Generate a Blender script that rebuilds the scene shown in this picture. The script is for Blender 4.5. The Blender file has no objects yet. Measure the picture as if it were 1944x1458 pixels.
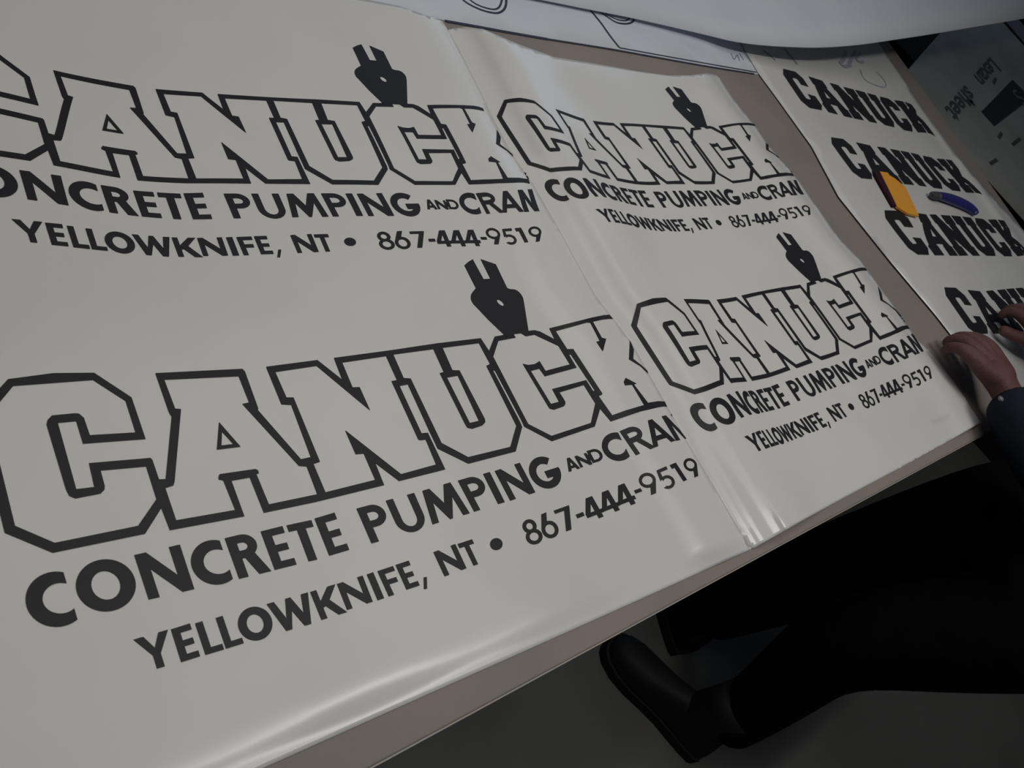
import bpy, bmesh, math, random
import numpy as np
from mathutils import Vector, Matrix, geometry
S=bpy.context.scene
COL=S.collection
TZ=0.9      # height of the table top above the floor
# ------------------------------------------------------------------ camera
F=1519.6358; H=.55
RW=np.array([[0.74472446,0.15586263,-0.64891626],[-0.41444964,0.87013368,-0.26664374],[0.5230841,0.46751922,0.71260705]])
cd=bpy.data.cameras.new('camera'); cam=bpy.data.objects.new('camera',cd); COL.objects.link(cam); S.camera=cam
M=Matrix([list(r)+[0] for r in RW]+[[0,0,0,1]]); M.translation=Vector((0,0,H+TZ)); cam.matrix_world=M
cd.sensor_width=36; cd.lens=F/1944*36; cd.clip_start=.02
cd.dof.use_dof=True; cd.dof.focus_distance=.78; cd.dof.aperture_fstop=20
# ------------------------------------------------------------------ world, lamps, exposure
w=bpy.data.worlds.new('world'); S.world=w; w.use_nodes=True
w.node_tree.nodes['Background'].inputs[0].default_value=(.80,.88,1,1)
w.node_tree.nodes['Background'].inputs[1].default_value=.17
def area(name,loc,aim,sx,sy,power,color):
    l=bpy.data.lights.new(name,'AREA'); l.shape='RECTANGLE'; l.size=sx; l.size_y=sy; l.energy=power; l.color=color
    o=bpy.data.objects.new(name,l); COL.objects.link(o); o.location=Vector(loc)+Vector((0,0,TZ))
    d=Vector(aim)-Vector(loc); o.rotation_euler=d.to_track_quat('-Z','Y').to_euler(); return o
area('ceiling_lamp',(.66,.48,1.40),(.66,.48,0),1.5,1.1,7.9,(1,.985,.955))
area('ceiling_lamp',(1.02,-.20,1.8),(1.02,-.20,0),1.0,.06,9.5,(1,.98,.95))
area('daylight_window',(4.0,4.4,1.25),(1.6,.7,0),3.8,1.6,20,(.60,.75,1))
S.view_settings.view_transform='Standard'; S.view_settings.look='None'; S.view_settings.gamma=1
S.view_settings.use_curve_mapping=False; S.view_settings.exposure=0.0
# ------------------------------------------------------------------ the print: corner correspondences and projection
# ---- zoomed views of the print: origin x, origin y, magnification
CR={'A1':(0,690,4.86),'A2':(200,690,4.86),'A3':(400,640,4.86),'A4':(640,600,4.86),'A5':(900,570,4.86),'P6':(840,470,7.29),
'T1':(0,930,4.86),'T2':(240,1000,4.86),'T3':(600,850,4.86),'T4':(960,770,4.86),
'U1':(0,90,4.86),'U2':(300,120,4.86),'U3':(640,80,4.86),'U4':(0,270,4.86),'U5':(340,250,4.86),'U6':(660,250,4.86),
'V1':(930,170,6.48),'V2':(1140,150,8.1),'V3':(1290,200,7.477),'V4':(1020,310,6.48),'V5':(1290,320,6.48),
'W1':(1180,540,6.48),'W2':(1380,500,6.48),'W3':(1440,420,9.72),'W4':(1520,490,8.1),'W5':(1290,650,6.48),'W6':(1520,600,6.48),
'I':(0,0,1.0)}
def px(c,x,y):
    o=CR[c]; return (o[0]+x/o[2],o[1]+y/o[2])
# corresponding corners of the four copies: lower left, upper left, upper right, lower right
COR='''
f1 A1 75 143 - 0 0 V1 180 125 W1 195 235
f2 A1 868 84 - 0 0 V1 545 135 W1 545 160
f3 A1 1215 312 U1 275 270 V1 770 325 W1 780 355
f4 A1 1345 697 U1 357 535 V1 915 535 W1 955 615
f5 A1 768 740 - 0 0 V1 680 485 W1 750 640
f6 A1 535 548 - 0 0 V1 495 345 W1 568 510
f7 A1 705 1158 - 0 0 V1 740 715 W1 840 950
f8 T1 45 395 - 0 0 V1 465 925 W1 590 1235
f9 T1 490 580 - 0 0 V1 755 1010 W1 910 1350
f10 T1 1340 405 U1 280 1045 V1 1130 993 W1 1258 1230
f40 A1 1390 870 U1 395 655 V1 985 665 W1 1050 745
f41 I -43.9 784 - 0 0 V1 85 330 W1 118 505
f11 A1 1435 88 U1 492 210 V1 810 238 W1 765 178
f12 A2 1275 55 U1 1240 360 V1 1160 365 W1 1080 195
f13 A2 1412 415 U1 1328 608 V1 1300 585 W1 1260 480
f14 T1 1570 372 U1 500 1085 V1 1235 1020 W1 1355 1212
f15 A2 1285 1410 U1 1115 1203 V1 1485 1100 W1 1545 1195
f16 A2 1465 1378 U1 1270 1225 V1 1570 1120 W1 1610 1185
f17 A3 512 272 U1 1437 383 V1 1270 383 W1 1170 185
f18 A3 985 210 U2 408 270 V1 1520 410 W1 1410 152
f19 A3 1138 190 U2 550 283 V1 1598 412 W1 1475 135
f20 A3 1472 675 U2 815 642 V2 655 1080 W1 1805 518
f21 A3 1242 858 U2 583 725 V2 565 1215 W1 1755 680
f22 T3 630 345 U2 860 1110 V4 1515 262 W2 780 1310
f23 T3 1190 200 U2 1403 1113 V4 1820 255 W2 1055 1220
f24 T3 770 307 U2 995 1110 V4 1600 255 W2 865 1290
f25 A4 1325 203 U2 1860 357 V2 1280 740 W2 900 262
f26 A4 1015 568 U2 1510 562 V2 1125 985 W2 825 560
f27 A4 1310 965 U2 1745 865 V2 1430 1330 W2 1110 890
f28 A4 1215 1362 U2 1610 1117 V3 225 1115 W2 1170 1190
f29 A5 385 1395 U6 285 490 V3 500 1115 W2 1385 1115
f30 A4 1455 188 U3 330 560 V3 165 320 W2 985 240
f31 A5 722 1300 U3 720 1315 V3 765 1105 W2 1580 1055
f32 A5 1115 1165 U3 1095 1315 V3 1025 1070 W2 1790 965
f33 A5 525 652 U3 622 828 V3 490 590 W2 1290 510
f43 A5 710 955 U3 755 1080 V3 690 855 W2 1490 780
f34 A5 695 258 U3 832 580 V3 555 293 W4 495 275
f35 A5 1318 172 U3 1358 635 V3 1085 295 W4 1025 190
f36 A5 1265 1118 U3 1215 1310 V3 1155 1055 W4 1225 1260
f37 A5 1820 985 U6 1690 478 V3 1635 1005 W4 1680 1085
f38 A5 1430 545 U3 1468 938 V3 1230 630 W4 1230 650
f39 A5 1190 470 U3 1250 832 V3 1000 510 W4 985 545
p1 P6 305 245 U3 145 50 V2 1000 160 W3 330 290
p2 P6 420 160 U3 222 18 V2 1045 115 W3 375 225
p3 P6 530 158 U3 300 30 V2 1115 115 W3 445 195
p4 P6 740 230 U3 428 88 V2 1245 155 W3 600 245
p5 P6 398 700 U3 163 275 V2 1118 390 W3 515 660
p6 P6 1120 690 U3 642 320 V2 1550 440 W3 1005 630
p7 P6 1190 1150 U3 648 568 V2 1640 720 W3 1155 1060
p8 P6 803 762 U3 428 343 V2 1360 478 W3 810 728
t1 T1 1375 1012 U4 258 525 V4 725 400 W5 765 920
t2 T1 1240 600 U4 180 255 V4 560 178 W5 578 638
t3 T1 1795 915 U4 635 582 V4 855 420 W5 895 885
t4 T1 232 1060 - 0 0 V4 105 320 W5 152 900
t5 T1 480 1262 - 0 0 V4 270 460 W5 350 1092
t6 T1 1255 890 - 0 0 V4 625 365 W5 678 880
t7 T2 908 105 U4 928 393 V4 880 265 - 0 0
t8 T2 1043 480 U4 1015 645 V4 1020 465 - 0 0
t9 T3 308 942 U5 308 805 V4 1445 543 W5 1365 765
t10 T3 375 560 U5 412 570 V4 1425 348 W5 1305 485
t11 T3 515 882 U5 508 797 V4 1555 543 W5 1460 722
t12 T3 1543 240 U5 1537 570 V5 310 275 W6 370 620
t13 T3 1683 520 U5 1640 775 V5 435 452 W6 520 835
t14 T4 400 765 U6 560 778 V5 700 443 W6 770 755
t15 T4 1053 235 U6 1185 568 V5 1070 210 W6 1050 370
t16 T4 1205 458 U6 1285 757 V5 1185 370 W6 1195 572
t17 T4 1570 322 U6 1625 738 V5 1405 325 W6 1440 465
y1 T2 65 1045 U4 105 710 V4 718 565 W5 800 1160
y2 T2 282 1318 U4 282 925 V4 885 722 W5 980 1345
y3 T2 508 1250 U4 480 945 V4 965 728 W5 1065 1308
y4 T2 1190 893 U4 1108 925 V4 1180 705 W5 1210 1150
y5 T2 1803 860 U4 1650 1055 V4 1455 825 W5 1430 1185
y6 T3 838 1310 U5 760 1130 V4 1825 832 W5 1770 1050
y7 T3 1477 1081 U5 1375 1105 V5 400 740 W6 560 1240
y8 T3 1665 888 U5 1580 1015 V5 483 665 W6 625 1115
y9 T4 280 1275 U6 370 1085 V5 710 722 W6 830 1130
y10 T4 205 1050 U6 325 922 V5 625 583 W6 730 962
y11 T4 900 1020 U6 955 1055 V5 1040 682 W6 1105 995
y12 T4 1680 485 U6 1725 872 V5 1545 450 W6 1535 612
y13 T4 1778 650 U6 1770 1012 V5 1610 568 W6 1615 765
'''
def cor():
    out=[]
    for l in COR.split('\n'):
        s=l.split()
        if not s: continue
        r=[s[0]]
        for k in range(4):
            c=s[1+3*k]
            r.append(None if c=='-' else px(c,float(s[2+3*k]),float(s[3+3*k])))
        out.append(r)
    return out
C0=np.array([972.,729.]);F=1519.6358
RW=np.array([[0.74472446,0.15586263,-0.64891626],[-0.41444964,0.87013368,-0.26664374],[0.5230841,0.46751922,0.71260705]])
H=.55
def ray(p):
    d=np.array([p[0]-C0[0],-(p[1]-C0[1]),-F]); return RW@d
def gnd(p,z=0.):
    w=ray(p); t=(z-H)/w[2]; return w[:2]*t
def proj(P):
    v=RW.T@(np.asarray(P,float)-np.array([0,0,H])); return np.array([C0[0]-v[0]/v[2]*F, C0[1]+v[1]/v[2]*F])
class TPS:
    def __init__(s,src,dst,lam=1e-3):
        src=np.array(src);dst=np.array(dst);n=len(src);s.c=src
        K=s.U(src,src)+lam*np.eye(n);P=np.c_[np.ones(n),src]
        A=np.zeros((n+3,n+3));A[:n,:n]=K;A[:n,n:]=P;A[n:,:n]=P.T
        s.w=np.linalg.solve(A,np.r_[dst,np.zeros((3,2))])
    def U(s,a,b):
        r2=((a[:,None]-b[None])**2).sum(-1);return .5*r2*np.log(r2+1e-12)
    def __call__(s,x):
        x=np.atleast_2d(x);return s.U(x,s.c)@s.w[:-3]+np.c_[np.ones(len(x)),x]@s.w[-3:]

# ------------------------------------------------------------------ helpers
def box(x0,x1,y0,y1,z0,z1):
    return [(x0,y0,z0),(x1,y0,z0),(x1,y1,z0),(x0,y1,z0),(x0,y0,z1),(x1,y0,z1),(x1,y1,z1),(x0,y1,z1)],[(3,2,1,0),(4,5,6,7),(0,1,5,4),(1,2,6,5),(2,3,7,6),(3,0,4,7)]
def tag(o,label=None,cat=None,group=None,kind=None):
    if label: o['label']=label
    if cat: o['category']=cat
    if group: o['group']=group
    if kind: o['kind']=kind
    return o
def empty(name,loc):
    o=bpy.data.objects.new(name,None); COL.objects.link(o); o.location=(loc[0],loc[1],loc[2]+TZ); o.empty_display_size=.05
    bpy.context.view_layer.update(); return o
def mk(name,verts,faces,mat,parent=None,smooth=False,thick=0,sub=0,bevel=0,center=None):
    me=bpy.data.meshes.new(name)
    off=Vector((0,0,0)) if parent is None else parent.matrix_world.translation.copy()
    if parent is None:
        c=np.mean(np.array(verts,float),0) if center is None else center
        off=Vector((float(c[0]),float(c[1]),float(c[2])+TZ))
    me.from_pydata([(float(v[0])-off.x,float(v[1])-off.y,float(v[2])+TZ-off.z) for v in verts],[],faces)
    me.materials.append(mat); me.validate(); me.update()
    o=bpy.data.objects.new(name,me); COL.objects.link(o)
    if parent is None: o.location=off
    else: o.parent=parent
    if smooth:
        for p in me.polygons: p.use_smooth=True
    if bevel:
        m=o.modifiers.new('b','BEVEL'); m.width=bevel; m.segments=3; m.limit_method='ANGLE'
    if thick:
        m=o.modifiers.new('s','SOLIDIFY'); m.thickness=thick; m.offset=-1
    if sub:
        m=o.modifiers.new('ss','SUBSURF'); m.levels=sub; m.render_levels=sub
    return o
def mat(name,base,rough=.5,spec=.5,noise=None,bump=None,metal=0,coat=0):
    m=bpy.data.materials.new(name); m.use_nodes=True; nt=m.node_tree; b=nt.nodes['Principled BSDF']
    b.inputs['Base Color'].default_value=(*base,1); b.inputs['Roughness'].default_value=rough
    b.inputs['Specular IOR Level'].default_value=spec; b.inputs['Metallic'].default_value=metal; b.inputs['Coat Weight'].default_value=coat
    tc=nt.nodes.new('ShaderNodeTexCoord')
    if noise:
        sc,c2,lo,hi=noise
        n=nt.nodes.new('ShaderNodeTexNoise'); n.inputs['Scale'].default_value=sc; n.inputs['Detail'].default_value=6
        r=nt.nodes.new('ShaderNodeMapRange'); r.inputs[1].default_value=lo; r.inputs[2].default_value=hi
        x=nt.nodes.new('ShaderNodeMix'); x.data_type='RGBA'; x.inputs[6].default_value=(*base,1); x.inputs[7].default_value=(*c2,1)
        nt.links.new(tc.outputs['Object'],n.inputs['Vector']); nt.links.new(n.outputs['Fac'],r.inputs[0]); nt.links.new(r.outputs[0],x.inputs[0]); nt.links.new(x.outputs[2],b.inputs['Base Color'])
    if bump:
        sc,st=bump
        n=nt.nodes.new('ShaderNodeTexNoise'); n.inputs['Scale'].default_value=sc; n.inputs['Detail'].default_value=4
        u=nt.nodes.new('ShaderNodeBump'); u.inputs['Strength'].default_value=st; u.inputs['Distance'].default_value=.01
        nt.links.new(tc.outputs['Object'],n.inputs['Vector']); nt.links.new(n.outputs['Fac'],u.inputs['Height']); nt.links.new(u.outputs[0],b.inputs['Normal'])
    return m
VINYL=mat('white_vinyl',(.655,.65,.635),.22,.33,noise=(9,(.63,.625,.61),.35,.7),bump=(7,.05))
PAPER=mat('backing_paper',(.60,.63,.69),.42,.4,noise=(8,(.57,.60,.66),.35,.7),bump=(6,.05))
INK=mat('black_vinyl',(.018,.018,.021),.5,.22)
INK2=mat('drawing_ink',(.03,.03,.05),.5,.3)
PENCIL=mat('faint_pencil',(.32,.33,.39),.6,.3)
TOP=mat('worn_table_board',(.255,.215,.195),.6,.3,noise=(7,(.225,.20,.185),.4,.65),bump=(60,.08))
EDGE=mat('table_edging',(.30,.275,.25),.5,.4)
STEEL=mat('dark_steel',(.06,.06,.065),.45,.5,metal=.6)
FLOOR=mat('concrete_floor',(.155,.155,.15),.75,.3,noise=(3,(.115,.115,.11),.35,.7),bump=(40,.15))
# ------------------------------------------------------------------ room: only the floor is in view
f=mk('floor',[(-3,-3.5,-.9),(6.5,-3.5,-.9),(6.5,5,-.9),(-3,5,-.9),(-3,-3.5,-1),(6.5,-3.5,-1),(6.5,5,-1),(-3,5,-1)],[(0,1,2,3),(4,7,6,5),(0,4,5,1),(1,5,6,2),(2,6,7,3),(3,7,4,0)],FLOOR); f['kind']='structure'
WALL=mat('painted_wall',(.42,.43,.44),.8,.3,noise=(2,(.39,.40,.41),.4,.6)); CEIL=mat('ceiling_panel',(.5,.5,.5),.9,.2,noise=(4,(.47,.47,.47),.4,.6))
for nm,v in (('wall_left',box(-3.1,-3,-3.5,5,-.9,2.1)),('wall_right',box(6.5,6.6,-3.5,5,-.9,2.1)),('wall_near',box(-3,6.5,-3.6,-3.5,-.9,2.1)),('wall_far',box(-3,6.5,5,5.1,-.9,2.1))):
    mk(nm,v[0],v[1],WALL)['kind']='structure'
v=box(-3,6.5,-3.5,5,2.1,2.2); mk('ceiling',v[0],v[1],CEIL)['kind']='structure'
# ------------------------------------------------------------------ table
tb=empty('work_table',(1,.55,-.9)); tag(tb,'long work table with brown board top under the white sheets','table')
X0,X1,Y0,Y1=-.6,2.20,-.041,1.22
v,fc=box(X0,X1,Y0,Y1,-.022,0); mk('tabletop',v,fc,TOP,tb,bevel=.0015)
v,fc=box(X0,X1,Y0-.0012,Y0,-.021,-.001); mk('edge_strip',v,fc,EDGE,tb)
for (a,b,c,d) in ((X0+.1,X1-.1,Y0+.10,Y0+.125),(X0+.1,X1-.1,Y1-.125,Y1-.10),(X0+.10,X0+.125,Y0+.125,Y1-.125),(X1-.125,X1-.10,Y0+.125,Y1-.125)):
    v,fc=box(a,b,c,d,-.10,-.022); mk('apron',v,fc,STEEL,tb)
for x in (X0+.1,X1-.15):
    for y in (Y0+.10,Y1-.15):
        v,fc=box(x,x+.05,y,y+.05,-.9,-.10); mk('leg',v,fc,STEEL,tb)
# ------------------------------------------------------------------ sheets (height fields over the table plane)
def P0(*pts): return np.array([gnd(p) for p in pts])
def lift(q,h):            # table-plane point seen along one ray -> the point of that ray at height h
    q=np.asarray(q,float); t=(1-np.asarray(h,float)/H)
    return np.c_[q[:,0]*t,q[:,1]*t,np.asarray(h,float)]
def sm(x,a,b):
    t=np.clip((np.asarray(x,float)-a)/(b-a),0,1); return t*t*(3-2*t)
SEAMP=P0((1425,1040),(1300,830),(1198,649),(1130,560),(1068,447),(1010,346),(972,293),(931,215),(905,160),(870,90),(840,40))
def seam(y):
    a=SEAMP[np.argsort(SEAMP[:,1])]; return np.interp(y,a[:,1],a[:,0])
BOT1=np.array([(-.03,-.008),(.171,-.011),(.252,-.014),(.38,-.019),(.511,-.024),(.707,-.031)])
def h1(q):
    x,y=q[:,0],q[:,1]; d=seam(y)-x; yb=np.interp(x,BOT1[:,0],BOT1[:,1])
    base=.0016+.0075*np.exp(-((d-.045)/.04)**2)*(sm(d,-.002,.022))*(1-.6*sm(y,.40,.62))+.0006*np.sin(x*11)*np.sin(y*7)
    e=y-yb
    base=base*(sm(e,-.004,.02)*.8+.2)+.0013*(1+.5*np.sin(x*31))*np.exp(-((e-.026)/.018)**2)*sm(x,.05,.12)*(1-sm(x,.42,.55))
    return np.maximum(base,.0012)
def h2(q):
    x,y=q[:,0],q[:,1]; d=x-seam(y); r=np.interp(y,R2[:,1],R2[:,0])-x
    hump=.0155*np.exp(-((d-.085)/.055)**2)*sm(d,-.01,.06)
    ridge=.0050*np.exp(-((d-.026)/.017)**2)*(1-sm(y,.0,.17))+.003*np.exp(-((d-.075)/.010)**2)*(1-sm(y,-.02,.03))
    rl=.008*np.exp(-((r-.05)/.05)**2)*sm(r,-.002,.03)
    wave=.004*np.exp(-((y-.66)/.05)**2)*(np.sin((x-.66)*9)**2)
    return .0010+hump+ridge+rl+wave
R2=P0((1366,148),(1400,198),(1433,238),(1458,275),(1511,336),(1535,370),(1591,450),(1635,496),(1660,531),(1705,592),(1736,639),(1767,669),(1820,736),(1863,802))
R2=R2[np.argsort(R2[:,1])]
def h3(q):
    x,y=q[:,0],q[:,1]
    r=2.13-x
    return .0022+.005*np.exp(-((r-.02)/.03)**2)*(1-sm(y,.6,.72))+.0015*(1+np.sin(x*9+y*5))*.5
def inpoly(p,poly):
    x,y=p[...,0],p[...,1]; c=np.zeros(x.shape,bool); n=len(poly)
    for i in range(n):
        x1,y1=poly[i]; x2,y2=poly[(i+1)%n]
        if y1==y2: continue
        k=((y1>y)!=(y2>y))&(x<(x2-x1)*(y-y1)/(y2-y1)+x1); c^=k
    return c
def dens(poly,step):
    out=[]
    n=len(poly)
    for i in range(n):
        a=np.array(poly[i],float); b=np.array(poly[(i+1)%n],float); k=max(1,int(math.ceil(np.hypot(*(b-a))/step)))
        out+= [a+(b-a)*j/k for j in range(k)]
    return out
def tess(layers,step,grid,rim=None):
    """layers: ordered (sign, polygon); returns 2-D vertices and triangles of the shape they leave"""
    V=[];E=[]
    for s,p in layers:
        d=dens(p,step); n=len(V); V+=[Vector((float(a[0]),float(a[1]))) for a in d]; E+=[(n+i,n+(i+1)%len(d)) for i in range(len(d))]
    if grid:
        A=np.array([(v.x,v.y) for v in V]); x0,y0=A.min(0); x1,y1=A.max(0)
        gx,gy=np.meshgrid(np.arange(x0+grid*.5,x1,grid),np.arange(y0+grid*.5,y1,grid)); g=np.c_[gx.ravel(),gy.ravel()]; g=g[inpoly(g,np.array(layers[0][1],float))]; g=g[[np.min((A[:,0]-a)**2+(A[:,1]-b)**2)>(.55*grid)**2 for a,b in g]]
        if rim is not None:       # rows of points that follow a curling edge
            yb=np.interp(g[:,0],rim[:,0],rim[:,1]); k=(g[:,1]-yb)>.0205; g=g[k]
            xs=np.arange(rim[0,0]+.003,rim[-1,0]-.003,.004); yy=np.interp(xs,rim[:,0],rim[:,1])
            ex=np.vstack([np.c_[xs,yy+o] for o in (.003,.006,.009,.012,.015,.018)]); ex=ex[inpoly(ex,np.array(layers[0][1],float))]
            ex=ex[[np.min((A[:,0]-a)**2+(A[:,1]-b)**2)>.0022**2 for a,b in ex]]; g=np.vstack([g,ex])
        V+=[Vector((float(a),float(b))) for a,b in g]
    vo,eo,fo,_,_,_=geometry.delaunay_2d_cdt(V,E,[],0,1e-7)
    P=np.array([(v.x,v.y) for v in vo]); T=np.array([list(t) for t in fo if len(t)==3])
    c=P[T].mean(1); k=np.zeros(len(c),bool)
    for s,p in layers:
        i=inpoly(c,np.array(p,float)); k[i]=(s>0)
    T=T[k]; u,inv=np.unique(T,return_inverse=True)
    return P[u],inv.reshape(T.shape)
def flipup(V,T):
    n=np.cross(V[T[:,1]]-V[T[:,0]],V[T[:,2]]-V[T[:,0]])[:,2]; T=T.copy(); T[n<0]=T[n<0][:,::-1]; return T
def sheet(name,parent,poly,h,m,grid=.006,step=.004,thick=.0004,rim=None):
    q,T=tess([(1,poly)],step,grid,rim); V=lift(q,h(q)); T=flipup(V,T)
    return mk(name,V,[tuple(int(i) for i in t) for t in T],m,parent,smooth=True,thick=thick)
def printed(name,parent,q,T,h,m,off=.0006):
    V=lift(q,h(q)+off); T=flipup(V,T)
    return mk(name,V,[tuple(int(i) for i in t) for t in T],m,parent)
# ------------------------------------------------------------------ the outlined word and the plug emblem, traced once in the lower left print
def L(s):
    out=[];c=None
    t=s.replace(',',' ').split(); i=0
    while i<len(t):
        if t[i] in CR: c=t[i]; i+=1
        else: out.append(px(c,float(t[i]),float(t[i+1]))); i+=2
    return out
OUTER=L('''A1 75 143 490 88 868 84 1215 312 1345 697 768 740 705 532 535 548 705 1158 872 1138 822 918 1390 870 1408 890 1468 1068 1530 1065 1585 490 1560 450 1435 88
A2 1265 48 1290 75 1412 415 1408 428 1805 882 A3 925 1105 745 625 655 620 512 272 985 210 1215 392 1138 190 A4 470 318 925 250 1325 203 1403 320 1455 188 1545 172
P6 1000 1190 1190 1150 1275 1142 1350 1160 A5 745 360 695 258 1090 158 1200 136 1250 133 1300 140 1318 172 1250 172 1190 178 1098 198 1180 345 1220 355 1190 470 1130 382 1160 372 1075 208 1045 205
755 285 860 450 915 448 1185 860 1180 872 1152 885 1275 1060 1400 1015 1570 965 1460 780 1395 785 1383 750 1400 715 1500 768 1478 778 1605 945 1700 930 1790 935 1815 985 1750 980 1700 988 1540 1025 1265 1118
1165 1000 1115 1165 722 1300 465 1165 435 1100 195 650 175 645 430 1130 445 1170 385 1395 A4 1215 1362 930 1222 855 1065 655 630 578 645 780 1080 838 1075 1000 1415
T3 770 307 548 140 630 345 0 500 A2 1465 1378 1335 1052 1165 1082 1285 1410 T1 1570 372 1490 168 1340 405 490 580 45 395 I -26 870 I -43.9 784''')
HOLES=[L(s) for s in (
'A1 123 207 860 152 1160 345 1252 635 830 660 775 500 730 462 690 458 480 478 440 520 430 560 610 1160 640 1220 700 1245 930 1200 965 1165 968 1130 930 988 1350 950 1445 1250 T1 1275 330 505 487 140 330 I 0 881 I -21.6 789',
'A2 545 150 1232 118 1328 358 1265 372 1790 945 1860 950 1957 1205 1510 1298 1395 1020 1418 1015 1410 985 1385 972 1055 1020 1045 1045 1048 1070 1090 1078 1200 1350 655 1445 555 1150 630 1125 640 1090 700 420 645 415',
'A3 598 322 980 265 1472 675 1375 460 1310 462 1215 235 1620 175 1720 395 1670 405 A4 750 1135 765 1145 820 1140 915 1368 T3 785 242 A3 1242 858 1340 1080 1415 1075 1520 1315 1060 1430 950 1170 1010 1150 765 555 700 555',
'A4 520 355 890 305 985 515 948 525 1185 1000 1205 1030 1250 1040 1340 1010 1368 980 1365 950 1130 500 1065 498 975 293 1310 250 1412 440 1378 458 1655 1010 1600 1205 1210 1300 965 1170 680 575 615 570',
'A4 1015 568 1115 550 1310 965 1225 985',
'A5 225 375 385 345 365 310 425 298 480 332 560 318 780 420 885 590 660 650 605 560 560 588 500 596 450 585 680 970 700 1000 740 1010 830 978 845 955 840 930 790 850 1015 782 1120 950 1080 1130 715 1250 500 1140 178 520',
'A5 525 652 605 632 655 702 948 622 878 503 895 500 1115 830 1100 838 1035 735 722 818 785 935 710 955')]
EXTRA=[(1,L('A2 1050 540 1250 768 1030 795')),(-1,L('A2 1078 628 1182 742 1072 755')),
 (1,L('A5 1438 368 1460 415 1475 455 1470 540 1545 598 1655 700 1720 790 1795 935 1780 930 1640 712 1540 612 1430 545 1435 430'))]
PLUG=[(1,L('P6 850 1200 640 1000 480 830 430 780 402 730 394 690 400 645 430 600 465 560 305 245 360 195 420 160 570 435 665 430 530 158 740 230 895 555 930 572 1000 578 1045 600 1085 640 1115 690 1130 760 1192 1152 1150 1165 1090 1185 975 1200 1010 1250 960 1255 800 1230')),
 (-1,[(950.2+math.cos(a)*6.4+math.sin(a)*1.8,574.6+math.sin(a)*5.2+math.cos(a)*2.6) for a in np.linspace(0,2*math.pi,16,endpoint=False)])]
LET=[(1,OUTER)]+[(-1,x) for x in HOLES]+EXTRA
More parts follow.
